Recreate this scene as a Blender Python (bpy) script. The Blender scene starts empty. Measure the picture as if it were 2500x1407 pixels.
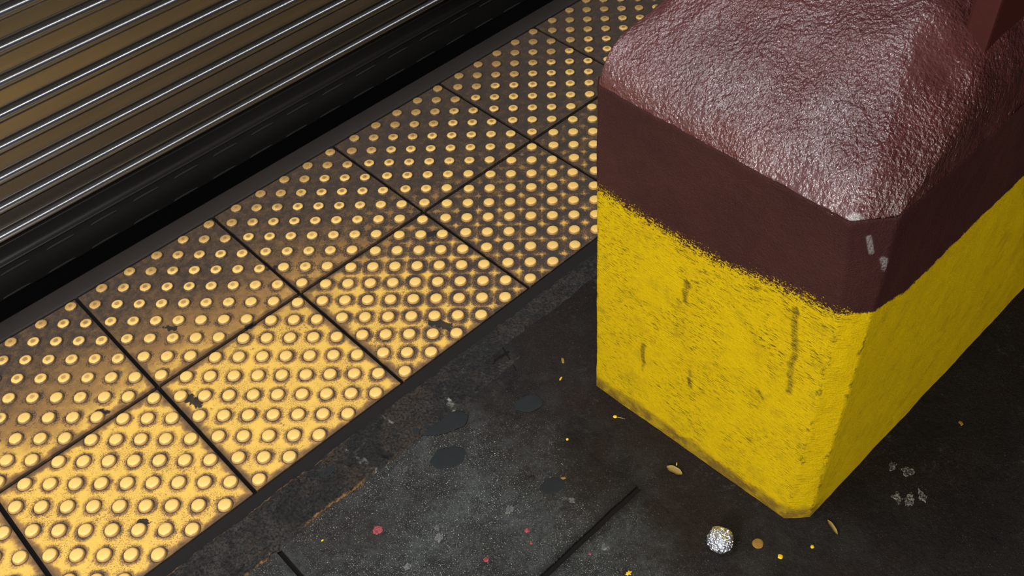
import bpy, bmesh, math, random
from mathutils import Vector, noise, Matrix

# ------------------------------------------------------------------ camera, light, exposure
scn = bpy.context.scene
col = scn.collection
CAM = Vector((-.2566, -.9627, 1.3942)); TGT = Vector((.5869, .0252, 0)); ROLL = -.0790; FPX = 2512.36
f = (TGT - CAM).normalized(); r = f.cross(Vector((0, 0, 1))).normalized(); u = r.cross(f)
c_, s_ = math.cos(ROLL), math.sin(ROLL)
r2 = c_ * r + s_ * u; u2 = -s_ * r + c_ * u
cd = bpy.data.cameras.new('camera'); cam = bpy.data.objects.new('camera', cd); col.objects.link(cam)
cd.sensor_width = 36; cd.lens = 36 * FPX / 2500; cd.clip_start = .02; cd.clip_end = 60
M = Matrix((r2, u2, -f)).transposed().to_4x4(); M.translation = CAM
cam.matrix_world = M
scn.camera = cam
vs = scn.view_settings
vs.view_transform = 'Standard'; vs.look = 'None'; vs.gamma = 1; vs.use_curve_mapping = False; vs.exposure = 0.0

w = bpy.data.worlds.new('station_air'); scn.world = w; w.use_nodes = True
w.node_tree.nodes['Background'].inputs[0].default_value = (.75, .82, 1, 1)
w.node_tree.nodes['Background'].inputs[1].default_value = .012

def lamp(name, loc, size, power, color, aim=(0, 0, -1)):
    l = bpy.data.lights.new(name, 'AREA'); l.shape = 'RECTANGLE'; l.size, l.size_y = size
    l.energy = power; l.color = color
    o = bpy.data.objects.new(name, l); col.objects.link(o); o.location = loc
    o.rotation_euler = Vector(aim).to_track_quat('-Z', 'Y').to_euler()
    return o
COOL = (.93, .96, 1.0)
# the row of fluorescent tubes over the platform, parallel to the edge
for i, (x, p) in enumerate(((-3.0, 26), (-1.75, 22), (-.5, 37), (.75, 17), (2.0, 16), (3.25, 15), (4.5, 15))):
    lamp('tube_or_fill_light', (x, .14, 2.62), (1.2, .13), p * .62, COOL)
    lamp('tube_or_fill_light', (x, .95, 2.85), (1.2, .13), p * .13, COOL)  # added dim second row, brightens the left of the cap
# unseen fill lights added behind the camera to brighten the pillar's faces
lamp('tube_or_fill_light', (-2.7, -1.2, 1.75), (.9, 1.5), 104, (1.0, .97, .93), (.85, .22, -.35))
lamp('tube_or_fill_light', (-.7, -3.5, .95), (1.2, .9), 46, (1.0, .97, .92), (.40, .9, -.2))

# ------------------------------------------------------------------ helpers
T = .3048
def tag(o, label=None, cat=None, group=None, kind=None):
    for k, v in (('label', label), ('category', cat), ('group', group), ('kind', kind)):
        if v: o[k] = v
    return o
def mesh_obj(name, verts, faces, mat, parent=None, smooth=True, loc=(0, 0, 0)):
    me = bpy.data.meshes.new(name); me.from_pydata([tuple(v) for v in verts], [], faces); me.validate()
    if smooth: me.polygons.foreach_set('use_smooth', [True] * len(me.polygons))
    if mat: me.materials.append(mat)
    o = bpy.data.objects.new(name, me); col.objects.link(o); o.location = loc
    if parent: o.parent = parent
    return o
def empty(name, loc=(0, 0, 0)):
    o = bpy.data.objects.new(name, None); col.objects.link(o); o.location = loc; o.empty_display_size = .05
    return o
def box_mesh(x0, x1, y0, y1, z0, z1, bevel=0):
    bm = bmesh.new(); bmesh.ops.create_cube(bm, size=1)
    for v in bm.verts:
        v.co = Vector(((x0 + x1) / 2 + v.co.x * (x1 - x0), (y0 + y1) / 2 + v.co.y * (y1 - y0), (z0 + z1) / 2 + v.co.z * (z1 - z0)))
    if bevel: bmesh.ops.bevel(bm, geom=bm.edges[:], offset=bevel, segments=2, affect='EDGES', profile=.6)
    vs_ = [v.co.copy() for v in bm.verts]
    for i, v in enumerate(bm.verts): v.index = i
    fs = [[v.index for v in p.verts] for p in bm.faces]; bm.free()
    return vs_, fs
def box(name, b, mat, parent=None, bevel=0, smooth=False):
    v, fc = box_mesh(*b, bevel=bevel); return mesh_obj(name, v, fc, mat, parent, smooth)
def sm(a, b, x):
    t = max(0, min(1, (x - a) / (b - a))); return t * t * (3 - 2 * t)
def nz(x, y, z, s): return noise.noise(Vector((x * s, y * s, z * s)))

# ---- node helper
class N:
    def __init__(s, name):
        s.m = bpy.data.materials.new(name); s.m.use_nodes = True; s.t = s.m.node_tree
        s.b = s.t.nodes['Principled BSDF']
        s.geo = None
    def n(s, kind, **kw):
        q = s.t.nodes.new(kind)
        for k, v in kw.items(): setattr(q, k, v)
        return q
    def put(s, sock, v):
        if hasattr(v, 'is_output') or isinstance(v, bpy.types.NodeSocket): s.t.links.new(v, sock)
        else:
            if sock.type == 'RGBA' and len(v) == 3: v = (*v, 1)
            sock.default_value = v
    def m_(s, op, a, b=0.0, c=None, clamp=False):
        q = s.n('ShaderNodeMath', operation=op, use_clamp=clamp)
        s.put(q.inputs[0], a)
        if op not in ('SQRT', 'ABSOLUTE', 'FRACT', 'SINE'): s.put(q.inputs[1], b)
        if c is not None: s.put(q.inputs[2], c)
        return q.outputs[0]
    def add(s, a, b): return s.m_('ADD', a, b)
    def sub(s, a, b): return s.m_('SUBTRACT', a, b)
    def mul(s, a, b): return s.m_('MULTIPLY', a, b)
    def mx(s, a, b): return s.m_('MAXIMUM', a, b)
    def mn(s, a, b): return s.m_('MINIMUM', a, b)
    def ss(s, a, b, x):          # smoothstep a..b (a may be larger than b)
        q = s.n('ShaderNodeMapRange', interpolation_type='SMOOTHSTEP')
        inv = a > b
        if inv: a, b = b, a
        s.put(q.inputs['Value'], x); q.inputs['From Min'].default_value = a; q.inputs['From Max'].default_value = b
        q.inputs['To Min'].default_value = 1 if inv else 0; q.inputs['To Max'].default_value = 0 if inv else 1
        return q.outputs[0]
    def pos(s):
        if not s.geo: s.geo = s.n('ShaderNodeNewGeometry').outputs['Position']
        return s.geo
    def obj(s): return s.n('ShaderNodeTexCoord').outputs['Object']
    def xyz(s, v):
        q = s.n('ShaderNodeSeparateXYZ'); s.put(q.inputs[0], v); return q.outputs
    def sc(s, v, k, off=(0, 0, 0), rot=(0, 0, 0)):
        q = s.n('ShaderNodeMapping'); s.put(q.inputs[0], v); q.inputs['Scale'].default_value = k
        q.inputs['Location'].default_value = off; q.inputs['Rotation'].default_value = rot; return q.outputs[0]
    def noise(s, v, scale, detail=4, rough=.55, dist=0):
        q = s.n('ShaderNodeTexNoise'); s.put(q.inputs['Vector'], v); q.inputs['Scale'].default_value = scale
        q.inputs['Detail'].default_value = detail; q.inputs['Roughness'].default_value = rough
        q.inputs['Distortion'].default_value = dist; return q.outputs['Fac']
    def voro(s, v, scale, feature='F1', out='Distance', rnd=1):
        q = s.n('ShaderNodeTexVoronoi', feature=feature); s.put(q.inputs['Vector'], v)
        q.inputs['Scale'].default_value = scale; q.inputs['Randomness'].default_value = rnd
        return q.outputs[out]
    def mix(s, fac, a, b):
        q = s.n('ShaderNodeMix', data_type='RGBA'); s.put(q.inputs['Factor'], fac)
        s.put([i for i in q.inputs if i.name == 'A' and i.type == 'RGBA'][0], a)
        s.put([i for i in q.inputs if i.name == 'B' and i.type == 'RGBA'][0], b)
        return [o for o in q.outputs if o.type == 'RGBA'][0]
    def bump(s, h, strength, dist, normal=None):
        q = s.n('ShaderNodeBump'); s.put(q.inputs['Height'], h); q.inputs['Strength'].default_value = strength
        q.inputs['Distance'].default_value = dist
        if normal is not None: s.put(q.inputs['Normal'], normal)
        return q.outputs[0]
    def seg(s, p, a, b, wd, soft=.5):   # mask near the segment a-b
        a, b = Vector(a), Vector(b); d = b - a; L2 = d.length_squared
        pa = s.n('ShaderNodeVectorMath', operation='SUBTRACT'); s.put(pa.inputs[0], p); pa.inputs[1].default_value = a
        dt = s.n('ShaderNodeVectorMath', operation='DOT_PRODUCT'); s.put(dt.inputs[0], pa.outputs[0]); dt.inputs[1].default_value = d
        t = s.m_('DIVIDE', dt.outputs['Value'], L2, clamp=True)
        scl = s.n('ShaderNodeVectorMath', operation='SCALE'); scl.inputs[0].default_value = d; s.put(scl.inputs['Scale'], t)
        dd = s.n('ShaderNodeVectorMath', operation='DISTANCE'); s.put(dd.inputs[0], pa.outputs[0]); s.put(dd.inputs[1], scl.outputs[0])
        return s.ss(wd, wd * soft, dd.outputs['Value'])
    def out(s, color=None, rough=None, normal=None, metal=None, spec=None, coat=None):
        if color is not None: s.put(s.b.inputs['Base Color'], color)
        if rough is not None: s.put(s.b.inputs['Roughness'], rough)
        if normal is not None: s.put(s.b.inputs['Normal'], normal); s.put(s.b.inputs['Coat Normal'], normal)
        if metal is not None: s.put(s.b.inputs['Metallic'], metal)
        if spec is not None: s.put(s.b.inputs['Specular IOR Level'], spec)
        if coat is not None: s.put(s.b.inputs['Coat Weight'], coat); s.b.inputs['Coat Roughness'].default_value = .2
        return s.m

YEL = (.84, .545, .105); YEL_W = (.80, .465, .080); GRIME = (.030, .022, .019); GRIME2 = (.052, .036, .026)

def grime_level(n, p):
    x, y, z = n.xyz(p)
    big = n.noise(p, 7, 5, .6)
    v = n.add(n.add(y, n.mul(x, .15)), n.mul(n.sub(big, .5), .26))
    return n.ss(.24, .56, v)

def lattice(n, p):      # place within a tile, and distance to the nearest dome of the staggered grid
    X, Y, Z = n.xyz(p)
    x = n.sub(n.m_('FLOORED_MODULO', X, T), T / 2); y = n.sub(n.m_('FLOORED_MODULO', Y, T), T / 2)
    s = .1 * T * .984
    a = n.add(n.mul(n.add(x, y), 1 / s), 101.0); b = n.mul(n.sub(x, y), 1 / s)
    wrap = lambda v: n.sub(n.m_('FLOORED_MODULO', n.add(v, 1.0), 2.0), 1.0)
    da = wrap(a); db = wrap(b)
    return x, y, n.mul(n.m_('SQRT', n.add(n.mul(da, da), n.mul(db, db))), s * .7071)
def tile_mat():
    n = N('yellow_tactile_paint'); p = n.pos(); x, y, d = lattice(n, p)
    ring_n = n.noise(p, 160, 4, .7); med = n.noise(p, 35, 4, .65); fine = n.noise(p, 420, 5, .8)
    g = grime_level(n, p)
    px, py, pz = n.xyz(p)
    # soot settles round each dome; where more shoes pass it spreads further
    reach = n.add(n.mul(n.sub(ring_n, .5), .008), n.mul(n.sub(med, .5), .010))
    xx = n.add(n.mul(n.ss(.15, .75, px), .0080), n.mul(g, .006))
    dd = n.sub(n.sub(d, reach), xx)
    grain = n.noise(p, 480, 4, .75)
    tight = n.mul(n.ss(.0156, .0122, n.sub(d, n.mul(reach, .35))), .95)
    halo = n.mul(n.ss(.0225, .0112, dd), n.add(n.add(.34, n.mul(n.ss(.15, .7, px), .42)), n.mul(n.ss(.3, .7, med), .50)))
    ring = n.mx(tight, n.mul(halo, n.add(.62, n.mul(n.ss(.30, .70, grain), .55))))
    speck = n.ss(.56, .74, fine)
    stain = n.ss(.50, .72, n.noise(p, 22, 6, .7))
    worn = n.mul(n.ss(.44, .60, n.noise(p, 120, 5, .75)), n.mul(stain, .8))
    dirt = n.mx(n.mx(ring, n.mul(worn, .8)), n.mul(speck, .40))
    dirt = n.add(dirt, n.mul(n.ss(.42, .72, grain), n.mul(n.ss(.34, .60, n.noise(p, 16, 5, .7)), .55)))
    g2 = n.mul(n.m_('POWER', g, .8), n.add(.74, n.add(n.mul(n.ss(.3, .7, n.noise(p, 60, 6, .75)), .25), n.mul(n.sub(grain, .5), .35))))
    dirt = n.mx(dirt, g2)
    # black scuffs and gum on the yellow
    wob = n.n('ShaderNodeVectorMath', operation='ADD')
    nv = n.n('ShaderNodeTexNoise'); n.put(nv.inputs['Vector'], p); nv.inputs['Scale'].default_value = 110; nv.inputs['Detail'].default_value = 4
    sv = n.n('ShaderNodeVectorMath', operation='MULTIPLY_ADD'); n.put(sv.inputs[0], nv.outputs['Color']); sv.inputs[1].default_value = (.022, .022, 0); sv.inputs[2].default_value = (-.011, -.011, 0)
    n.put(wob.inputs[0], p); n.put(wob.inputs[1], sv.outputs[0]); q = wob.outputs[0]
    bl = None
    for A, B, wd in (((.026, .243, 0), (.030, .222, 0), .010), ((.432, .068, 0), (.442, .040, 0), .011), ((.565, .252, 0), (.585, .240, 0), .010),
                     ((.083, .416, 0), (.092, .402, 0), .006), ((-.16, .092, 0), (-.15, .078, 0), .005), ((-.045, .083, 0), (-.045, .081, 0), .005),
                     ((.186, .305, 0), (.200, .305, 0), .008), ((.30, .40, 0), (.31, .396, 0), .006), ((-.10, .33, 0), (-.09, .322, 0), .007)):
        mk = n.seg(q, A, B, wd, .7); bl = mk if bl is None else n.mx(bl, mk)
    # dark rims where the tile borders pick up dirt
    ed = n.mx(n.m_('ABSOLUTE', x), n.m_('ABSOLUTE', y))
    edge = n.mul(n.ss(.132, .150, n.add(ed, n.mul(n.sub(med, .5), .03))), .75)
    dirt = n.mx(dirt, edge)
    base = n.mix(n.mul(med, 1.0), YEL, YEL_W)
    amb = n.mix(n.ss(.0, .45, dirt), base, (.36, .19, .055))
    c = n.mix(n.ss(.20, 1.0, dirt), amb, n.mix(ring_n, GRIME, GRIME2))
    c = n.mix(n.mul(bl, .96), c, (.014, .013, .013))
    h = n.add(n.mul(fine, .4), n.mul(med, .6))
    return n.out(c, n.add(.42, n.mul(dirt, .2)), n.bump(h, .35, .0012), spec=.4)
def dome_mat():
    n = N('yellow_dome_paint'); p = n.pos(); x, y, d = lattice(n, p)
    ns = n.noise(p, 330, 4, .7); g = grime_level(n, p); per = n.noise(p, 23, 2, .5)
    px, py, pz = n.xyz(p)
    y2 = n.add(py, n.mul(px, .08))
    top = n.mul(n.ss(.0068, .0025, n.add(d, n.mul(n.sub(ns, .5), .006))), n.ss(.30, .56, n.add(y2, n.mul(n.sub(per, .5), .3))))
    side = n.mul(n.ss(.0093, .0112, n.add(d, n.mul(n.sub(ns, .5), .0025))), n.add(.60, n.mul(g, .4)))
    rimdark = n.mul(n.mul(n.ss(.0070, .0100, d), g), .55)
    sp = n.mul(n.ss(.60, .75, n.noise(p, 500, 4, .8)), .35)
    over = n.mul(n.ss(.50, .66, n.add(y2, n.mul(n.sub(per, .5), .2))), .66)
    dirt = n.mx(n.mx(n.mx(n.mul(top, .72), side), sp), over)
    c = n.mix(n.ss(0, .45, dirt), (.86, .54, .15), (.50, .29, .085))
    c = n.mix(n.ss(.4, 1.1, dirt), c, GRIME2)
    return n.out(c, .40, n.bump(ns, .25, .0006), spec=.45)
TILE = tile_mat(); DOME = dome_mat()

def floor_mat():
    n = N('station_floor'); p = n.pos(); px, py, pz = n.xyz(p)
    big = n.noise(p, 3.3, 5, .6); mid = n.noise(p, 18, 6, .7); fine = n.noise(p, 260, 5, .8); m2 = n.noise(p, 70, 5, .75)
    # grey terrazzo with pale chips
    c = n.mix(n.ss(.33, .67, mid), (.064, .070, .068), (.026, .026, .0245))
    c = n.mix(n.mul(n.ss(.45, .65, big), .7), c, (.028, .022, .018))
    c = n.mix(n.mul(n.ss(.46, .62, m2), .55), c, (.013, .013, .013))
    # soot and skim mortar around the pillar foot
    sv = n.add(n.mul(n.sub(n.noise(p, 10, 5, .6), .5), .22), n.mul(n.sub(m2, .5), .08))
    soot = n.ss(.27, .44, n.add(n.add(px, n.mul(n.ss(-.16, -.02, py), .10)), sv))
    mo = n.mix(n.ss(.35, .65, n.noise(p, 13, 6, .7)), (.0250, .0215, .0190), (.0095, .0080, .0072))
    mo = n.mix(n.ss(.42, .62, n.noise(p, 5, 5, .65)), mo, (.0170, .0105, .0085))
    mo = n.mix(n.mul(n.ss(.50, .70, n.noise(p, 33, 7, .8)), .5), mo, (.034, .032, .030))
    mo = n.mix(n.mul(n.ss(.50, .72, px), .70), mo, n.mix(n.ss(.38, .62, n.noise(p, 9, 6, .75)), (.0042, .0031, .0027), (.0115, .0072, .0055)))  # column's shadow right of the pillar, painted into the brown mortar tone
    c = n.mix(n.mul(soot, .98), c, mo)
    dens = n.mul(n.ss(.28, .62, n.noise(p, 9, 4, .6)), n.sub(1.0, n.mul(soot, .93)))
    for scl, lo, k_ in ((300, .50, 1.0), (620, .42, .8), (130, .78, .9)):
        q = n.n('ShaderNodeTexVoronoi', voronoi_dimensions='2D'); n.put(q.inputs['Vector'], p); q.inputs['Scale'].default_value = scl
        rr = n.xyz(q.outputs['Color'])
        sz = n.add(.05, n.mul(rr[1], {300: .14, 620: .20, 130: .07}[scl]))
        k = n.mul(n.m_('LESS_THAN', q.outputs['Distance'], sz), n.ss(lo, 1.0, rr[0]))
        c = n.mix(n.mul(n.mul(k, n.add(.05, n.mul(dens, .95))), k_), c, (.55, .54, .48))
    cr = n.mul(n.ss(.53, .64, n.noise(p, 60, 7, .85)), n.ss(.53, .66, n.noise(p, 7, 4, .6)))
    c = n.mix(n.mul(cr, n.sub(.42, n.mul(soot, .25))), c, (.24, .23, .205))
    ck = n.mx(n.mx(n.seg(p, (.485, -.040, 0), (.470, -.085, 0), .003), n.seg(p, (.476, -.080, 0), (.448, -.078, 0), .004)),
              n.mx(n.seg(p, (.448, -.078, 0), (.425, -.088, 0), .002), n.seg(p, (.470, -.085, 0), (.458, -.120, 0), .0018)))
    c = n.mix(n.mul(ck, .85), c, (.004, .004, .004))
    # sooty shoulders beside the joint
    jt = n.mul(n.ss(.020, .004, n.m_('ABSOLUTE', n.add(n.add(py, .4248), n.mul(n.sub(m2, .5), .02)))), n.ss(.46, .42, px))
    c = n.mix(n.mul(jt, .6), c, (.009, .0085, .008))
    h = n.add(n.add(n.mul(fine, .6), n.mul(m2, 1.2)), n.mul(n.noise(p, 22, 5, .7), 1.2))
    return n.out(c, n.add(.62, n.mul(n.sub(mid, .5), .3)), n.bump(h, .9, .0030), spec=.14)
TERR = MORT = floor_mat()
def patch_mat():
    n = N('crumbling_patch'); p = n.pos()
    at = n.n('ShaderNodeAttribute', attribute_name='rim').outputs['Fac']
    mid = n.noise(p, 26, 6, .75); fine = n.noise(p, 240, 6, .8); big = n.noise(p, 5, 3, .5)
    c = n.mix(n.ss(.38, .62, mid), (.100, .086, .074), (.024, .022, .0205))
    c = n.mix(n.mul(n.ss(.45, .62, n.noise(p, 11, 5, .7)), .75), c, (.095, .058, .038))
    c = n.mix(n.mul(n.ss(.52, .60, n.noise(p, 7.5, 4, .6)), .8), c, (.020, .022, .024))
    c = n.mix(n.mul(n.ss(.52, .62, n.noise(p, 75, 6, .8)), n.mul(n.ss(.4, .6, mid), .6)), c, (.17, .165, .15))
    pits = n.ss(.58, .66, n.noise(p, 330, 3, .6)); c = n.mix(n.mul(pits, .7), c, (.006, .006, .006))
    px, py, pz = n.xyz(p)
    rust = n.mul(n.mul(n.ss(.15, .7, at), n.ss(.44, .54, n.noise(p, 13, 4, .7))), n.ss(.24, .08, px))
    c = n.mix(n.mul(rust, n.ss(.35, .5, fine)), c, (.50, .27, .09))
    wob = n.n('ShaderNodeVectorMath', operation='ADD')
    nv = n.n('ShaderNodeTexNoise'); n.put(nv.inputs['Vector'], p); nv.inputs['Scale'].default_value = 90; nv.inputs['Detail'].default_value = 5
    sv = n.n('ShaderNodeVectorMath', operation='MULTIPLY_ADD'); n.put(sv.inputs[0], nv.outputs['Color']); sv.inputs[1].default_value = (.02, .02, 0); sv.inputs[2].default_value = (-.01, -.01, 0)
    n.put(wob.inputs[0], p); n.put(wob.inputs[1], sv.outputs[0]); q = wob.outputs[0]
    wm = n.mx(n.mx(n.seg(q, (.150, -.040, 0), (.156, -.075, 0), .0045), n.seg(q, (.156, -.075, 0), (.158, -.117, 0), .006)),
              n.mx(n.mx(n.seg(q, (.236, -.028, 0), (.238, -.052, 0), .0045), n.seg(q, (.333, -.079, 0), (.323, -.110, 0), .006)), n.seg(q, (.30, -.10, 0), (.302, -.104, 0), .004)))
    c = n.mix(n.mul(wm, n.ss(.30, .44, fine)), c, (.55, .56, .50))
    h = n.add(n.add(n.mul(mid, 1.6), fine), n.mul(n.voro(p, 160), .8))
    c = n.mix(n.ss(.56, .40, fine), c, (.008, .0075, .007))
    return n.out(c, .50, n.bump(h, 1.0, .009), spec=.5)
PATCH = patch_mat()
def plain(name, color, rough=.6, metal=0, bs=0, bd=.0005, bk=.4, spec=.4, var=None):
    n = N(name); p = n.pos(); c = color
    if var: c = n.mix(n.noise(p, var[1], 5, .65), color, var[0])
    nb = n.bump(n.noise(p, bs, 4, .7), bk, bd) if bs else None
    return n.out(c, rough, nb, metal, spec)
SEAL = plain('black_sealant', (.0135, .0115, .0105), .75, spec=.15, bs=90, bd=.0012, var=((.013, .012, .012), 12))
BED = plain('dark_tile_bed', (.008, .0072, .0065), .8, bs=200, spec=.1, var=((.012, .010, .008), 25))
NOSE = plain('sooty_rubber_edge', (.013, .011, .0105), .62, bs=120, bd=.0007, spec=.25, var=((.028, .020, .014), 7))
PIT = plain('track_pit_soot', (.006, .006, .006), .9)

# ------------------------------------------------------------------ the setting
def st(o): o['kind'] = 'structure'; return o
def slab(name, x0, x1, y0, y1, mat, z=0, amp=.0006, step=.02, thick=.05, wob=.0015):
    nx = max(2, int((x1 - x0) / step)); ny = max(2, int((y1 - y0) / step)); V = []; F = []
    for j in range(ny + 1):
        for i in range(nx + 1):
            x = x0 + (x1 - x0) * i / nx; y = y0 + (y1 - y0) * j / ny
            e = min(i, nx - i, j, ny - j)
            if i in (0, nx): x += wob * nz(x, y, 0, 23)
            if j in (0, ny): y += wob * nz(x, y, 5, 23)
            V.append((x, y, z + amp * nz(x, y, 0, 9) - (.0012 if e == 0 else 0)))
    for j in range(ny):
        for i in range(nx):
            a = j * (nx + 1) + i; F.append((a, a + 1, a + nx + 2, a + nx + 1))
    ring = [i for i in range(nx + 1)] + [(j + 1) * (nx + 1) + nx for j in range(ny)] + [ny * (nx + 1) + i for i in range(nx - 1, -1, -1)] + [j * (nx + 1) for j in range(ny - 1, 0, -1)]
    b = len(V)
    for k in ring: V.append((V[k][0], V[k][1], z - thick))
    m = len(ring)
    for k in range(m): F.append((ring[k], b + k, b + (k + 1) % m, ring[(k + 1) % m]))
    F.append(tuple(b + k for k in range(m))[::-1])
    return st(mesh_obj(name, V, F, mat, smooth=False))
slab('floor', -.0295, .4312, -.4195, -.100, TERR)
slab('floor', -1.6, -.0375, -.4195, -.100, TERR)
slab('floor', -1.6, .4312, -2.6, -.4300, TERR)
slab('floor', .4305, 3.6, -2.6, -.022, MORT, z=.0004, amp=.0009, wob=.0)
bed = st(box('trim_1', (-1.6, 3.6, -2.6, .62, -.12, -.006), BED))
st(box('trim_2', (-1.6, 3.6, -.0275, -.0005, -.02, .0015), SEAL, bevel=.001))
# platform nosing and the wall of the track pit under it
st(box('trim_3', (-1.6, 3.6, .6110, .6580, -.12, .0005), NOSE, bevel=.004, smooth=True))
st(box('wall_track', (-1.6, 3.6, .50, .640, -1.25, -.12), PIT))
st(box('floor', (-1.6, 3.6, .640, 4.2, -1.35, -1.25), PIT))

# crumbling asphalt patch along the tiles
def patch():
    x0, x1 = -.75, .86; nx = 760; ny = 54; V = []; F = []; rim = []
    for i in range(nx + 1):
        x = x0 + (x1 - x0) * i / nx
        yt = -.0225 + .0035 * nz(x, 0, 0, 14) + .0028 * nz(x, 0, 3, 60)
        yb = -.108 + .010 * nz(x, 7, 0, 9) + .004 * nz(x, 3, 0, 60) + .0015 * nz(x, 3, 0, 200)
        th = .0042 * (1 - .55 * sm(.30, .48, x))
        for j in range(ny + 1):
            t = j / ny; y = yt + (yb - yt) * t
            e = min(t, 1 - t) * ny
            h = -.004 if e == 0 else th * (.55 + .45 * min(1, e / 3.0)) + (1 - .6 * sm(.30, .5, x)) * (.0024 * nz(x, y, 0, 45) - .0034 * abs(nz(x, y, 4, 38)) - .0026 * abs(nz(x, y, 2, 95)) + .0010 * nz(x, y, 6, 240) + .0018 * (1 if nz(x, y, 8, 16) > .05 else 0))
            if t > .5: h -= .0022 * sm(.30, .50, x) * (1 if e else 0)
            V.append((x, y, h)); rim.append(max(0, 1 - e / 3.4 - .3 * nz(x, y, 9, 80)))
    for i in range(nx):
        for j in range(ny):
            a = i * (ny + 1) + j; F.append((a, a + 1, a + ny + 2, a + ny + 1))
    o = mesh_obj('trim_4', V, [f_[::-1] for f_ in F], PATCH)
    at = o.data.attributes.new('rim', 'FLOAT', 'POINT'); at.data.foreach_set('value', rim)
    return st(o)
po = patch()
bmn = po.data.polygons[0].normal
if bmn.z < 0: po.data.flip_normals()

# ------------------------------------------------------------------ tactile tiles
def dome_mesh():
    prof = [(.0122, -.0002), (.0119, .0012), (.0113, .0026), (.0104, .0038), (.0088, .0046), (.0062, .0051), (.0032, .0053)]
    V = []; F = []; K = 26
    for (rr, z) in prof:
        for k in range(K): V.append((rr * math.cos(2 * math.pi * k / K), rr * math.sin(2 * math.pi * k / K), z))
    V.append((0, 0, .0054))
    for i in range(len(prof) - 1):
        for k in range(K): F.append((i * K + k, i * K + (k + 1) % K, (i + 1) * K + (k + 1) % K, (i + 1) * K + k))
    L = (len(prof) - 1) * K
    for k in range(K): F.append((L + k, L + (k + 1) % K, len(V) - 1))
    me = bpy.data.meshes.new('dome'); me.from_pydata(V, [], F); me.polygons.foreach_set('use_smooth', [True] * len(F)); me.materials.append(DOME)
    return me
DM = dome_mesh(); GAP = .0036
tv, tf = box_mesh(-T / 2 + GAP, T / 2 - GAP, -T / 2 + GAP, T / 2 - GAP, -.008, 0, bevel=.0012)
TM = bpy.data.meshes.new('tactile_tile'); TM.from_pydata([tuple(v) for v in tv], [], tf); TM.materials.append(TILE)
def dome_spots():
    s = .1 * T * .984
    return [((i - 4.5) * s, (j - 4.5) * s) for i in range(10) for j in range(10) if (i + j) % 2 == 0]
SP = dome_spots()
rnd = random.Random(4)
LBL = {
 (-2, 0): 'corner of a yellow tactile tile cut off by the bottom left of the picture',
 (-1, 0): 'cleanest bright yellow domed tile at the lower left, beside the rusty patch',
 (0, 0): 'bright yellow domed tile with a torn black gum stain near its left corner',
 (1, 0): 'yellow domed tile with a black smear by its lower edge, second before the pillar',
 (2, 0): 'soot-blotched yellow domed tile whose lower corner meets the black seam left of the pillar',
 (3, 0): 'yellow domed tile mostly hidden behind the left edge of the pillar',
 (-1, 1): 'browned domed tile at the left edge with a scratch line across its domes',
 (0, 1): 'train-side domed tile going from sooty to amber, leftmost whole one',
 (1, 1): 'train-side domed tile, mostly black with soot, second whole one from the left',
 (2, 1): 'train-side brown-black domed tile above the middle of the picture, third whole from left',
 (3, 1): 'train-side dark domed tile left of the pillar top, fourth whole one from left',
 (4, 1): 'dark domed tile at the top, next to the last before the picture ends',
 (5, 1): 'farthest domed tile, a few domes showing at the top beside the pillar cap'}
for (k, rw), lab in LBL.items():
    root = empty('tactile_tile', ((k + .5) * T, (rw + .5) * T, 0))
    dz = rnd.uniform(-.0004, .0006)
    root.location.z = dz
    tag(root, lab, 'paving tile', 'domed warning tiles along the platform edge')
    pl = bpy.data.objects.new('plate', TM); col.objects.link(pl); pl.parent = root
    for x, y in SP:
        d = bpy.data.objects.new('dome', DM); col.objects.link(d); d.parent = root; d.location = (x, y, 0)
# the strip runs on past the picture on both sides: one piece of setting
V = []; F = []; MI = []
for k, rw in [(k, r_) for k in (-4, -3, -2, -1, 3, 4, 5, 6, 7, 8) for r_ in (0, 1)]:
    if (k, rw) in LBL: continue
    cx, cy = (k + .5) * T, (rw + .5) * T; b = len(V)
    V += [(v[0] + cx, v[1] + cy, v[2]) for v in tv]; F += [tuple(i + b for i in q) for q in tf]; MI += [0] * len(tf)
    for x, y in SP:
        b = len(V); V += [(v.co.x + x + cx, v.co.y + y + cy, v.co.z) for v in DM.vertices]; F += [tuple(i + b for i in q.vertices) for q in DM.polygons]; MI += [1] * len(DM.polygons)
o = st(mesh_obj('trim_5', V, F, TILE, smooth=False)); o.data.materials.append(DOME)
o.data.polygons.foreach_set('material_index', MI); o.data.polygons.foreach_set('use_smooth', [m == 1 for m in MI])

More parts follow.
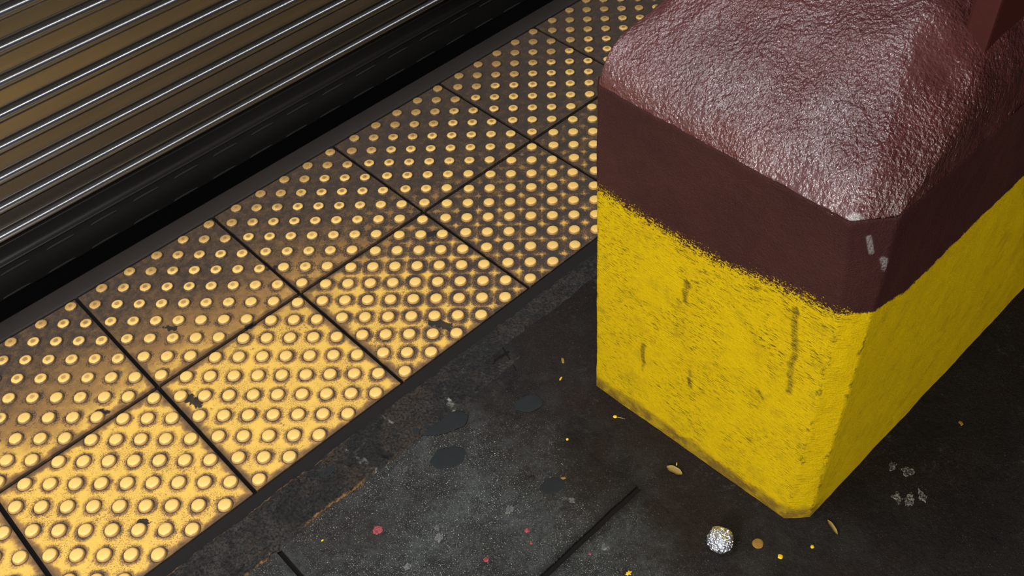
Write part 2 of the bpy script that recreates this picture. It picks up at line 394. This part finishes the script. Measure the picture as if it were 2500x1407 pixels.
# ------------------------------------------------------------------ train
def steel_mat():
    n = N('fluted_stainless_steel'); p = n.pos()
    soft = n.noise(n.sc(p, (.7, 8, 30)), 1, 3, .5)
    c = n.mix(soft, (.40, .40, .41), (.25, .235, .225))
    return n.out(c, n.add(.22, n.mul(soft, .10)), metal=1)
STEEL = steel_mat()
SKIRT = plain('black_skirt_paint', (.022, .021, .020), .38, spec=.5, var=((.013, .012, .012), 5))
STREAK = plain('rivet_streak_metal', (.016, .015, .014), .75, spec=.25)
Y0 = .780
def flute(z_top, n_p, pitch):
    # profile (outward, down) of one pitch: flat pan, concave fillet, steep shoulder, round rib, back again
    R = .0100; FR = .0026; A = math.radians(74); SL = .0080
    pts = []
    hw = FR * math.sin(A) + SL * math.cos(A) + R * math.sin(A)      # half width of the rib
    y_sh = FR * (1 - math.cos(A)) + SL * math.sin(A); 
    for k in range(7): a = A * k / 6; pts.append((FR * math.sin(a) - hw, FR * (1 - math.cos(a))))
    for k in range(17): a = A - 2 * A * k / 16; pts.append((-R * math.sin(a), y_sh + R * (math.cos(a) - math.cos(A))))
    for k in range(7): a = A * (1 - k / 6); pts.append((hw - FR * math.sin(a), FR * (1 - math.cos(a))))
    out = []
    for i in range(n_p):
        zc = z_top - i * pitch
        out.append((zc + pitch * .5 - .0005, 0))
        out.append((zc + hw + .003, 0))
        for s_, o_ in pts: out.append((zc - s_, o_))
        out.append((zc - hw - .003, 0)); out.append((zc - hw - .006, 0))
    return out
def extrude(name, prof, mat, parent, x0=-1.5, x1=3.5, smooth=True):
    V = []; F = []
    for z, o in prof: V += [(x0, Y0 - o, z), (x1, Y0 - o, z)]
    for i in range(len(prof) - 1): a = 2 * i; F.append((a, a + 1, a + 3, a + 2))
    o = mesh_obj(name, V, F, mat, parent, smooth)
    if o.data.polygons[0].normal.y > 0: o.data.flip_normals()
    return o
train = tag(empty('subway_train', (1, Y0, -.07)), 'fluted stainless steel side of a subway train above a black skirt, beyond the platform gap', 'train')
pitch = .0577
PR = flute(.0762 + pitch * 17, 18, pitch)
def keep(o): o.matrix_parent_inverse = o.parent.matrix_world.inverted(); return o
bpy.context.view_layer.update()
keep(extrude('fluted_panel', PR, STEEL, train))
sk = [(.0560, .0), (.0545, .001), (.050, -.002), (.030, -.003), (.0185, -.004), (.0165, .001), (.0145, .0026), (.0125, .0026), (.0105, 0), (.006, -.001), (-.060, -.001), (-.0655, -.003), (-.067, -.02), (-.067, -.30)]
keep(extrude('skirt', sk, SKIRT, train))
for z, ph in ((-.0055, -.074), (-.0585, -.092)):  # raised bars standing in for motion-blurred streaks of skirt rivets
    k = 0
    for i in range(-3, 18):
        x = ph + i * .0978; L = .060
        V = []; F = []; S = 10
        for a in range(S + 1):
            t = a / S; w_ = .0026 * (math.sin(math.pi * min(1, max(0, t)))**.35 if 0 < t < 1 else .15); 
            for q in range(5):
                an = math.pi * q / 4; V.append((x + L * t, Y0 + .001 - .0012 * math.sin(an), z + w_ * math.cos(an)))
        for a in range(S):
            for q in range(4): b = a * 5 + q; F.append((b, b + 1, b + 6, b + 5))
        keep(mesh_obj('rivet_streak', V, F, STREAK, train))
# car body behind the outer skin, so that the side has depth
keep(box('car_body', (-1.5, 3.5, Y0 + .02, Y0 + .30, -.066, 1.12), SKIRT, train))

# ------------------------------------------------------------------ pillar
def pillar_mat(name, cap=False):
    n = N(name); p = n.pos(); x, y, z = n.xyz(p)
    brushy = n.noise(n.sc(p, (85, 85, 560), rot=(.30, 0, 0)), 1, 4, .7)
    fine = n.noise(p, 380, 4, .7); mid = n.noise(p, 40, 5, .65); big = n.noise(p, 9, 4, .6)
    # ragged hand-painted border between the two colours
    zb = n.add(.4395, n.mul(n.m_('MAXIMUM', n.sub(-.44, y), 0.0), .185))
    zb = n.sub(zb, n.mul(n.m_('MINIMUM', n.mx(n.sub(x, .54), 0.0), .11), .34))
    zb = n.add(zb, n.add(n.mul(n.sub(big, .5), .020), n.mul(n.sub(mid, .5), .012)))
    onA = n.ss(-.632, -.618, y)
    dz = n.sub(z, zb)
    edge = n.add(dz, n.mul(n.sub(n.add(n.mul(fine, .6), n.mul(brushy, .4)), .5), n.add(.025, n.mul(onA, .12))))
    up = n.ss(-.001, .001, edge)
    # yellow
    scr = n.ss(.53, .63, brushy)
    scr2 = n.mul(n.ss(.37, .58, n.noise(p, 13, 5, .65)), scr)
    nearb = n.ss(-.10, -.01, dz)
    dark = n.mul(n.mx(n.mul(scr2, .85), n.mul(n.mul(scr, nearb), n.ss(.40, .60, n.noise(p, 17, 4, .6)))), n.add(.25, n.mul(onA, .75)))
    yc = n.mix(n.mul(n.ss(.42, .68, mid), .45), (.90, .60, .0008), (.82, .52, .0008))
    yc = n.mix(n.mul(n.ss(.5, .7, n.noise(p, 24, 6, .75)), .38), yc, (.38, .25, .006))
    yc = n.mix(n.mul(dark, .95), yc, (.060, .042, .006))
    wob = n.n('ShaderNodeVectorMath', operation='ADD')
    nv = n.n('ShaderNodeTexNoise'); n.put(nv.inputs['Vector'], p); nv.inputs['Scale'].default_value = 40; nv.inputs['Detail'].default_value = 4
    sv = n.n('ShaderNodeVectorMath', operation='MULTIPLY_ADD'); n.put(sv.inputs[0], nv.outputs['Color']); sv.inputs[1].default_value = (.02,) * 3; sv.inputs[2].default_value = (-.01,) * 3
    n.put(wob.inputs[0], p); n.put(wob.inputs[1], sv.outputs[0]); q = wob.outputs[0]
    sg = None
    for A, B, wd in (((.535, -.334, .18), (.535, -.338, .115), .007), ((.535, -.562, .4365), (.535, -.573, .37), .008), ((.535, -.573, .36), (.535, -.577, .28), .008),
                     ((.535, -.533, .247), (.535, -.542, .238), .008), ((.535, -.42, .19), (.535, -.425, .16), .006), ((.535, -.40, .37), (.535, -.40, .33), .007)):
        mk = n.seg(q, A, B, wd, .25); sg = mk if sg is None else n.mx(sg, mk)
    yc = n.mix(n.mul(n.mul(sg, .75), n.ss(.35, .55, n.add(n.mul(fine, .5), n.mul(brushy, .5)))), yc, (.05, .036, .008))
    for A, B, wd in (((.5695, -.6435, .02), (.5700, -.6435, .455), .006), ((.5405, -.6185, .02), (.5375, -.6195, .44), .0055), ((.529, -.2405, .02), (.529, -.239, .43), .005)):
        mk = n.mul(n.seg(q, A, B, wd, .2), n.ss(.48, .60, n.noise(p, 45, 5, .8)))
        yc = n.mix(n.mul(mk, .72), yc, (.07, .05, .010))
    foot = n.mul(n.ss(.036, .021, n.add(z, n.add(n.mul(n.sub(mid, .5), .045), n.mul(n.sub(big, .5), .03)))), n.mx(onA, n.mul(n.ss(.62, .57, x), .9)))
    yc = n.mix(n.mul(foot, n.add(.45, n.mul(n.ss(.35, .6, mid), .4))), yc, (.16, .085, .022))
    # maroon
    mc = n.mix(n.ss(.35, .65, big), (.043, .0108, .0098), (.053, .0150, .0115))
    mc = n.mix(n.mul(n.ss(.56, .66, n.noise(p, 60, 5, .8)), .22), mc, (.012, .008, .007))
    if cap:
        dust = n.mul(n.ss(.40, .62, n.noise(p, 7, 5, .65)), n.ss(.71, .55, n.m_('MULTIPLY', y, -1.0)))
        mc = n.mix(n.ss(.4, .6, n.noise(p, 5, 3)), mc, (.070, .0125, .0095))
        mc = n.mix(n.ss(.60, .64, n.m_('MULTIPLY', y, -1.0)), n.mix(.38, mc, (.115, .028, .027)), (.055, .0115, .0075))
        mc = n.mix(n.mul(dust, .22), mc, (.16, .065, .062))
    sc_ = None
    for A, B, wd in (((.547, -.624, .592), (.5525, -.6295, .568), .0045), ((.5665, -.6420, .555), (.5675, -.6420, .541), .0060), ((.552, -.629, .619), (.558, -.634, .619), .004),
                     ((.6382, -.6, .7349), (.665, -.603, .722), .004), ((.534, -.604, .622), (.540, -.611, .617), .006)):
        mk = n.seg(q if wd > .005 else p, A, B, wd, .5); sc_ = mk if sc_ is None else n.mx(sc_, mk)
    mc = n.mix(n.mul(n.mul(sc_, .7), n.ss(.35, .5, fine)), mc, (.30, .28, .26))
    c = n.mix(up, yc, mc)
    if cap:
        patchy = n.ss(.40, .60, n.noise(p, 10, 3, .55))
        h = n.add(n.mul(n.noise(n.sc(p, (1, 1, .8)), 250, 2.0, .5), n.add(.55, n.mul(patchy, .6))), n.mul(n.noise(p, 105, 2, .5), .8))
        nb = n.bump(h, 1.0, .0032)
        fac = n.n('ShaderNodeTexVoronoi', feature='SMOOTH_F1'); n.put(fac.inputs['Vector'], n.sc(p, (1, 1, 1), rot=(.4, .2, .5))); fac.inputs['Scale'].default_value = 13; fac.inputs['Smoothness'].default_value = .35
        nb = n.bump(fac.outputs['Distance'], .20, .030, nb)
        strk = n.noise(n.sc(p, (60, 260, 60), rot=(0, 0, -.45)), 1, 3, .6)
        onS = n.ss(-.585, -.625, y)
        nb = n.bump(n.mul(strk, onS), .9, .0045, nb)
        n.b.inputs['Coat Roughness'].default_value = .10
        n.out(c, n.add(.34, n.mul(n.noise(p, 30, 4), .18)), nb, spec=.6, coat=1.0); n.b.inputs['Coat Roughness'].default_value = .085
        return n.m
    h = n.add(n.add(n.mul(n.mul(brushy, n.sub(1.0, n.mul(up, .8))), 1.3), n.mul(fine, .8)), n.mul(mid, .8))
    rgh = n.mix(up, (.44, .44, .44), (.36, .36, .36))
    return n.out(c, rgh, n.bump(h, 1.0, .0036), spec=n.mix(up, (.12,) * 3, (.22,) * 3))
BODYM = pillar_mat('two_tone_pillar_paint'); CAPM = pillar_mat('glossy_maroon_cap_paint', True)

def densify(ring, counts):
    P = []
    for k in range(len(ring)):
        a, b = Vector(ring[k]), Vector(ring[(k + 1) % len(ring)])
        for i in range(counts[k]): P.append(a.lerp(b, i / counts[k]))
    return P
def cr(p0, p1, p2, p3, t):
    return .5 * ((2 * p1) + (p2 - p0) * t + (2 * p0 - 5 * p1 + 4 * p2 - p3) * t * t + (3 * p1 - p0 - 3 * p2 + p3) * t ** 3)
def shell(name, rings, counts, layers, mat, parent, disp, close_top=False, close_bot=False, smooth_it=0):
    D = [densify(r_, counts) for r_ in rings]; m = len(D[0]); V = []; F = []
    rows = []
    for k in range(len(D) - 1):
        for j in range(layers[k]):
            t = j / layers[k]
            rows.append([cr(D[max(0, k - 1)][i], D[k][i], D[k + 1][i], D[min(len(D) - 1, k + 2)][i], t) for i in range(m)])
    rows.append(D[-1])
    for ri, row in enumerate(rows):
        for i, v in enumerate(row):
            tn = row[(i + 1) % m] - row[i - 1]
            up_ = rows[min(ri + 1, len(rows) - 1)][i] - rows[max(ri - 1, 0)][i]
            nn = tn.cross(up_)
            if nn.length > 1e-9: nn.normalize()
            V.append(v + nn * disp(v, nn))
    for _ in range(smooth_it):
        W = list(V)
        for j in range(1, len(rows) - 1):
            for i in range(m):
                a = j * m + i; W[a] = V[a] * .4 + (V[j * m + (i + 1) % m] + V[j * m + i - 1] + V[a - m] + V[a + m]) * .15
        V = W
    for j in range(len(rows) - 1):
        for i in range(m): F.append((j * m + i, j * m + (i + 1) % m, (j + 1) * m + (i + 1) % m, (j + 1) * m + i))
    if close_top: F.append(tuple((len(rows) - 1) * m + i for i in range(m)))
    if close_bot: F.append(tuple(range(m))[::-1])
    return keep(mesh_obj(name, V, F, mat, parent))
# outline order (counter-clockwise from above): far north, far south, S, R, P, L, Nn
def ring(z, Lx, Ly, P, R, S):
    return [(1.46, -.236, z), (Lx + .012, Ly + .010, z), (Lx, Ly, z), (*P, z), (*R, z), (*S, z), (1.46, -.641, z)]
CNT = [90, 4, 92, 5, 8, 110, 30]
pil = tag(empty('column_base', (.75, -.44, 0)), 'concrete column base painted yellow below and glossy maroon above, beside the domed tiles', 'pillar')
bpy.context.view_layer.update()
r0 = ring(-.01, .5285, -.2420, (.5405, -.6165), (.555, -.631), (.5690, -.6425))
r1 = ring(.22, .5290, -.2415, (.5400, -.6190), (.555, -.632), (.5695, -.6435))
r2_ = ring(.440, .5292, -.2390, (.5375, -.6195), (.553, -.633), (.5700, -.6435))
r3 = ring(.60, .5295, -.2385, (.5300, -.6075), (.547, -.622), (.5705, -.6400))
r4 = ring(.614, .5300, -.2390, (.5300, -.6060), (.546, -.618), (.5715, -.6385))
def body_disp(v, nn):
    d = .0011 * nz(v.x, v.y, v.z, 14) + .0006 * nz(v.x, v.y, v.z, 55)
    if v.z > .59: d += .0022 * sm(.596, .612, v.z) * (.6 + nz(v.x, v.y, 0, 40))
    return d
shell('yellow_band', [r0, r1, r2_], CNT, [34, 34], BODYM, pil, body_disp, close_bot=True)
shell('maroon_band', [r2_, r3, r4], CNT, [26, 5], BODYM, pil, body_disp)
def cr_(F1, Nn, L, P, R, S, F2): return [F1, Nn, L, P, R, S, F2]
caps = [
 cr_((1.46, -.236, .613), (.542, -.229, .613), (.530, -.239, .613), (.530, -.606, .613), (.546, -.618, .613), (.5715, -.6385, .613), (1.46, -.641, .613)),
 cr_((1.46, -.238, .630), (.538, -.237, .640), (.534, -.244, .636), (.541, -.600, .629), (.556, -.610, .634), (.600, -.6385, .636), (1.46, -.637, .635)),
 cr_((1.46, -.242, .655), (.560, -.237, .665), (.562, -.252, .662), (.572, -.586, .661), (.585, -.597, .670), (.665, -.634, .670), (1.46, -.630, .665)),
 cr_((1.46, -.250, .690), (.640, -.243, .685), (.640, -.267, .6965), (.700, -.530, .738), (.712, -.545, .745), (.716, -.620, .698), (1.46, -.616, .70)),
 cr_((1.46, -.270, .750), (.790, -.270, .745), (.780, -.300, .760), (.785, -.490, .775), (.790, -.520, .780), (.800, -.600, .735), (1.46, -.598, .735)),
 cr_((1.46, -.300, .775), (.86, -.300, .775), (.86, -.320, .780), (.86, -.480, .785), (.86, -.520, .785), (.86, -.570, .770), (1.46, -.570, .770))]
def cap_disp(v, nn):
    a = sm(.613, .625, v.z)
    d = a * (.0030 * nz(v.x, v.y, v.z, 9) + .0007 * nz(v.x, v.y, v.z, 32) + .0003 * nz(v.x, v.y, v.z, 90))
    k = (v - Vector((.742, -.560, .742))).length
    d += .016 * math.exp(-(k / .018) ** 2) * (.7 + .6 * nz(v.x, v.y, v.z, 60))
    k = (v - Vector((.725, -.600, .715))).length
    d += .006 * math.exp(-(k / .014) ** 2)
    if v.z < .62: d += .0022 * (.6 + nz(v.x, v.y, 0, 40))
    return d
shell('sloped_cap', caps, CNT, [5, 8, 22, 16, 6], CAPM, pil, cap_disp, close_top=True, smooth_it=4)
# the steel column standing in the base
RED = N('column_maroon_paint'); p = RED.pos()
c = RED.mix(RED.noise(p, 12, 4), (.050, .0085, .0055), (.036, .0075, .0055))
REDM = RED.out(c, .55, RED.bump(RED.noise(p, 90, 4), .4, .0015), spec=.2)
colm = tag(empty('steel_column', (.95, -.44, .70)), 'maroon painted steel column rising out of the sloped top of the base', 'column')
bpy.context.view_layer.update()
keep(box('flange', (.752, 1.06, -.607, -.577, .66, 2.5), REDM, colm, bevel=.004, smooth=False))
keep(box('flange', (.80, 1.06, -.305, -.280, .66, 2.5), REDM, colm, bevel=.004, smooth=False))
keep(box('web', (.915, .935, -.578, -.304, .66, 2.5), REDM, colm))

# ------------------------------------------------------------------ small things on the floor
def rgb(name, c, rough=.5, metal=0, var=None, spec=.4): return plain(name, c, rough, metal, bs=300, bd=.0006, var=var, spec=spec)
GOLD = rgb('dried_gold_paint', (.40, .22, .04), .6, var=((.16, .09, .025), 170), spec=.15)
YP = rgb('spilled_yellow_paint', (.80, .50, .01), .4)
LEAFM = rgb('dry_leaf_yellow', (.40, .29, .085), .6, var=((.20, .13, .035), 160), spec=.15)
nw = N('pink_gum'); pw = nw.pos()
PINK = nw.out(nw.mix(nw.ss(.36, .60, nw.noise(pw, 300, 6, .85)), (.07, .032, .034), (.42, .07, .085)), .7, spec=.2)
nw = N('pale_grey_gum'); pw = nw.pos()
GUM = nw.out(nw.mix(nw.ss(.40, .62, nw.noise(pw, 260, 6, .85)), (.030, .031, .030), (.20, .195, .18)), .7, spec=.2)
DARK = rgb('flattened_dark_gum', (.0215, .0245, .0260), .7, spec=.1, var=((.016, .018, .0185), 60))
nw = N('dried_white_splash'); pw = nw.pos()
WHITE = nw.out(nw.mix(nw.ss(.46, .62, nw.noise(pw, 330, 6, .85)), (.012, .010, .009), (.34, .31, .27)), .8, spec=.1)
HOLE = rgb('pit_black', (.003, .003, .003), .5)
def blob(name, x, y, rx, ry, rot, h, mat, label, cat, group=None, seed=0, jag=.15, z=0):
    V = [(0, 0, h)]; F = []; K = 28
    for ring_i, (q, hh) in enumerate(((.35, .97), (.68, .82), (.9, .5), (1.0, -.6))):
        for k in range(K):
            a = 2 * math.pi * k / K
            j = 1 + jag * 2 * noise.noise(Vector((math.cos(a) * 1.6 + seed * 3.1, math.sin(a) * 1.6, seed))) + jag * noise.noise(Vector((math.cos(a) * 5 + seed, math.sin(a) * 5, seed * 2)))
            V.append((rx * q * j * math.cos(a), ry * q * j * math.sin(a), h * hh))
    for k in range(K): F.append((0, 1 + k, 1 + (k + 1) % K))
    for i in range(3):
        for k in range(K): F.append((1 + i * K + k, 1 + (i + 1) * K + k, 1 + (i + 1) * K + (k + 1) % K, 1 + i * K + (k + 1) % K))
    o = mesh_obj(name, V, F, mat, loc=(x, y, z)); o.rotation_euler.z = rot
    return tag(o, label, cat, group)
# crumpled foil ball
def foil():
    bm = bmesh.new(); bmesh.ops.create_icosphere(bm, subdivisions=5, radius=1.0)
    rr = random.Random(7); planes = [(Vector((rr.gauss(0, 1), rr.gauss(0, 1), rr.gauss(0, 1))).normalized(), rr.uniform(.86, 1.0)) for _ in range(60)]
    for v in bm.verts:
        d = v.co.normalized(); q = 1.02
        for n_, h in planes:
            k = d.dot(n_)
            if k > .3: q = min(q, h / k)
        a = abs(noise.noise(d * 4.5)); b = abs(noise.noise(d * 10 + Vector((3, 1, 2)))); c = abs(noise.noise(d * 24))
        q *= 1.02 - .16 * a - .12 * b - .035 * c
        v.co = d * q * .0208; v.co.z *= .93
    me = bpy.data.meshes.new('foil_ball'); bm.to_mesh(me); bm.free()
    n = N('crumpled_foil'); o_ = n.obj()
    n.out((.66, .68, .74), .36, n.bump(n.noise(o_, 250, 2, .5), .12, .001), metal=1)
    me.materials.append(n.m)
    o = bpy.data.objects.new('foil_ball', me); col.objects.link(o); o.location = (.4363, -.576, .0185)
    tag(o, 'crumpled silver foil ball on the floor below the near corner of the pillar', 'foil ball')
foil()
def leaf(name, x, y, L, W, rot, label, mat=LEAFM, h=.0016):
    V = []; F = []; K = 14
    for i in range(K + 1):
        t = i / K; w_ = W * .5 * (math.sin(math.pi * t) ** .8) * (1 + .15 * math.sin(9 * t)) + .0002
        cy = .02 * L * math.sin(math.pi * t)
        for s_ in (-1, -.5, 0, .5, 1):
            V.append(((t - .5) * L, cy + s_ * w_, h * (.35 + .65 * abs(s_)) + .0012 * math.sin(2.5 * t)))
    for i in range(K):
        for j in range(4): a = i * 5 + j; F.append((a, a + 5, a + 6, a + 1))
    b = len(V); V += [(v[0], v[1], v[2] - .0004) for v in V[:b]]
    F += [tuple(b + i for i in q[::-1]) for q in F[:]]
    edge = [i * 5 for i in range(K + 1)] + [K * 5 + j for j in range(1, 5)] + [i * 5 + 4 for i in range(K - 1, -1, -1)] + [3, 2, 1]
    for i in range(len(edge)): a, c2 = edge[i], edge[(i + 1) % len(edge)]; F.append((a, c2, b + c2, b + a))
    o = mesh_obj(name, V, F, mat, loc=(x, y, .0012)); o.rotation_euler.z = rot
    return tag(o, label, 'leaf')
leaf('leaf', .490, -.445, .028, .0125, math.atan2(-.0244, .0047), 'speckled pale yellow leaf on the floor below the yellow face of the pillar')
leaf('leaf', .577, -.677, .027, .0058, math.atan2(-.0245, -.0106), 'narrow curled yellow leaf right of the pillar foot')
M0 = .0008
blob('paint_drop', .4793, -.6144, .0088, .0078, .4, .0007, GOLD, 'brownish gold coin-sized paint spot right of the foil ball', 'paint spot', seed=1, jag=.06, z=M0)
blob('paint_drop', .4850, -.6506, .0042, .0040, 0, .0016, YP, 'small round yellow paint drop below right of the gold spot', 'paint spot', seed=2, jag=.08, z=M0)
blob('paint_drop', .5306, -.6743, .0031, .0027, 0, .0014, YP, 'tiny yellow paint drop farthest right of those below the pillar corner', 'paint spot', seed=3, jag=.1, z=M0)
blob('paint_drop', .3101, -.5104, .0048, .0042, 0, .0012, YP, 'ragged yellow paint splash at the very bottom edge of the picture', 'paint spot', seed=4, jag=.5)
blob('paint_drop', .5285, -.1630, .0062, .0026, .9, .0012, GOLD, 'oval gold paint fleck left of the pillar, halfway down its yellow edge', 'paint spot', seed=5, jag=.1, z=M0)
blob('paint_drop', .4979, -.1879, .0045, .0015, .3, .0010, YP, 'slim yellow paint chip just below the oval gold fleck', 'paint spot', seed=6, jag=.3, z=M0)
blob('paint_drop', .4165, -.2823, .0024, .0022, 0, .0012, YP, 'tiny yellow paint dot on the terrazzo left of the pillar foot', 'paint spot', seed=7, jag=.1)
blob('paint_drop', .3597, -.3293, .0044, .0022, -.7, .0012, GOLD, 'small gold paint chip beside the round dark pit', 'paint spot', seed=8, jag=.2)
blob('paint_drop', .8773, -.7140, .0052, .0030, .9, .0012, GOLD, 'small gold paint fleck on the dark floor right of the pillar', 'paint spot', seed=9, jag=.3, z=M0)
blob('paint_drop', .5026, -.4394, .0035, .0009, .6, .0010, YP, 'sliver of yellow paint just above the speckled leaf', 'paint spot', seed=10, jag=.2, z=M0)
blob('paint_drop', .0241, -.1432, .0026, .0014, 0, .0010, YP, 'yellow paint dot on the floor below the rusty patch, at the lower left', 'paint spot', seed=11, jag=.1)
# paint drip with a thin tail and a white bead at its end
dr = tag(empty('paint_drip', (.5065, -.3144, M0)), 'yellow paint drip with a thin tail, lying against the foot of the pillar', 'paint drip')
bpy.context.view_layer.update()
for nm, x, y, a, b, mt, sd in (('drip_head', .5030, -.3080, .0036, .0028, YP, 21), ('drip_bead', .5110, -.3215, .0014, .0013, WHITE, 22)):
    o = blob(nm, x - .5065, y + .3144, a, b, -.9, .0013, mt, None, None, seed=sd, jag=.05); o.parent = dr
o = blob('drip_tail', 0, 0, .0078, .0005, math.atan2(-.0135, .008), .0007, LEAFM, None, None, seed=23, jag=.02); o.parent = dr
for i, (x, y, a, b, lab) in enumerate((
    (.0948, -.1902, .0085, .0075, 'largest pink gum stain on the terrazzo, left of the bottom centre'),
    (.2552, -.3539, .0044, .0040, 'pink gum ring below the middle of the terrazzo slab'),
    (.1781, -.3454, .0044, .0042, 'round pink gum dot near the bottom edge of the picture'),
    (.2441, -.3740, .0026, .0024, 'smallest pink gum dot, just below the pink ring'),
    (.2929, -.4487, .0030, .0020, 'pink gum fleck right of the dark floor joint'))):
    blob('gum_spot', x, y, a, b, i, .0005, PINK, lab, 'gum spot', 'pink gum spots on the floor', seed=30 + i, jag=.12)
for i, (x, y, a, b, lab) in enumerate((
    (.1612, -.2519, .0046, .0044, 'round pale grey gum spot right of the large pink stain'),
    (.1524, -.2668, .0085, .0060, 'broken grey gum ring just below the round grey spot'),
    (.3399, -.3662, .0058, .0050, 'pale grey gum spot above left of the dark floor joint'),
    (.3165, -.4583, .0066, .0060, 'whitish grey gum spot right of the dark floor joint'),
    (.0888, -.2700, .0066, .0052, 'pale grey gum spot on the bottom edge of the picture, left of the pink dot'),
    (.2619, -.3091, .0088, .0060, 'ragged grey gum smear in the middle of the terrazzo slab'))):
    blob('gum_spot', x, y, a, b, i * .7, .0005, GUM, lab, 'gum spot', 'grey gum spots on the floor', seed=40 + i, jag=.22)
for i, (x, y, a, b, rt, lab, z) in enumerate((
    (.2584, -.1691, .030, .022, -.4, 'large dark flattened gum patch on the terrazzo near the patch strip', 0),
    (.2900, -.1090, .048, .022, -.55, 'widest dark flattened gum patch, lapping over the crumbling strip', .0025),
    (.4233, -.1851, .024, .017, -.5, 'dark flattened gum patch left of the pillar', 0.0008),
    (.3389, -.3262, .021, .016, -.3, 'faint dark gum patch right of the round pit', 0),
    (.1171, -.0400, .030, .014, .5, 'dark flattened gum patch beside the lower edge of the tiles', .0035))):
    blob('gum_patch', x, y, a, b, rt, .0004, DARK, lab, 'gum patch', 'dark flattened gum patches', seed=50 + i, jag=.08, z=z)
blob('pit_disc', .3245, -.2932, .0056, .0050, 0, .0008, HOLE, 'round black disc in the terrazzo, in place of a small pit', 'pit', seed=60, jag=.15)  # flat black disc standing in for the dark inside of a hole
for i, (x, y, a, b, rt, lab) in enumerate((
    (.6893, -.7167, .0105, .0070, 1.0, 'leftmost of the three white splashes in a row on the dark floor'),
    (.6982, -.7330, .0105, .0075, .3, 'middle one of the three white splashes in a row'),
    (.7163, -.7413, .0120, .0062, .8, 'rightmost of the three white splashes in a row'),
    (.7334, -.6812, .0080, .0055, .3, 'dim grey splash nearer the pillar base, left one of a pair'),
    (.7404, -.7034, .0090, .0080, 0, 'dim grey splash right of its twin by the pillar base'))):
    blob('dried_splash', x, y, a, b, rt, .0007, WHITE, lab, 'splash', 'dried white splashes', seed=70 + i, jag=.38, z=M0)
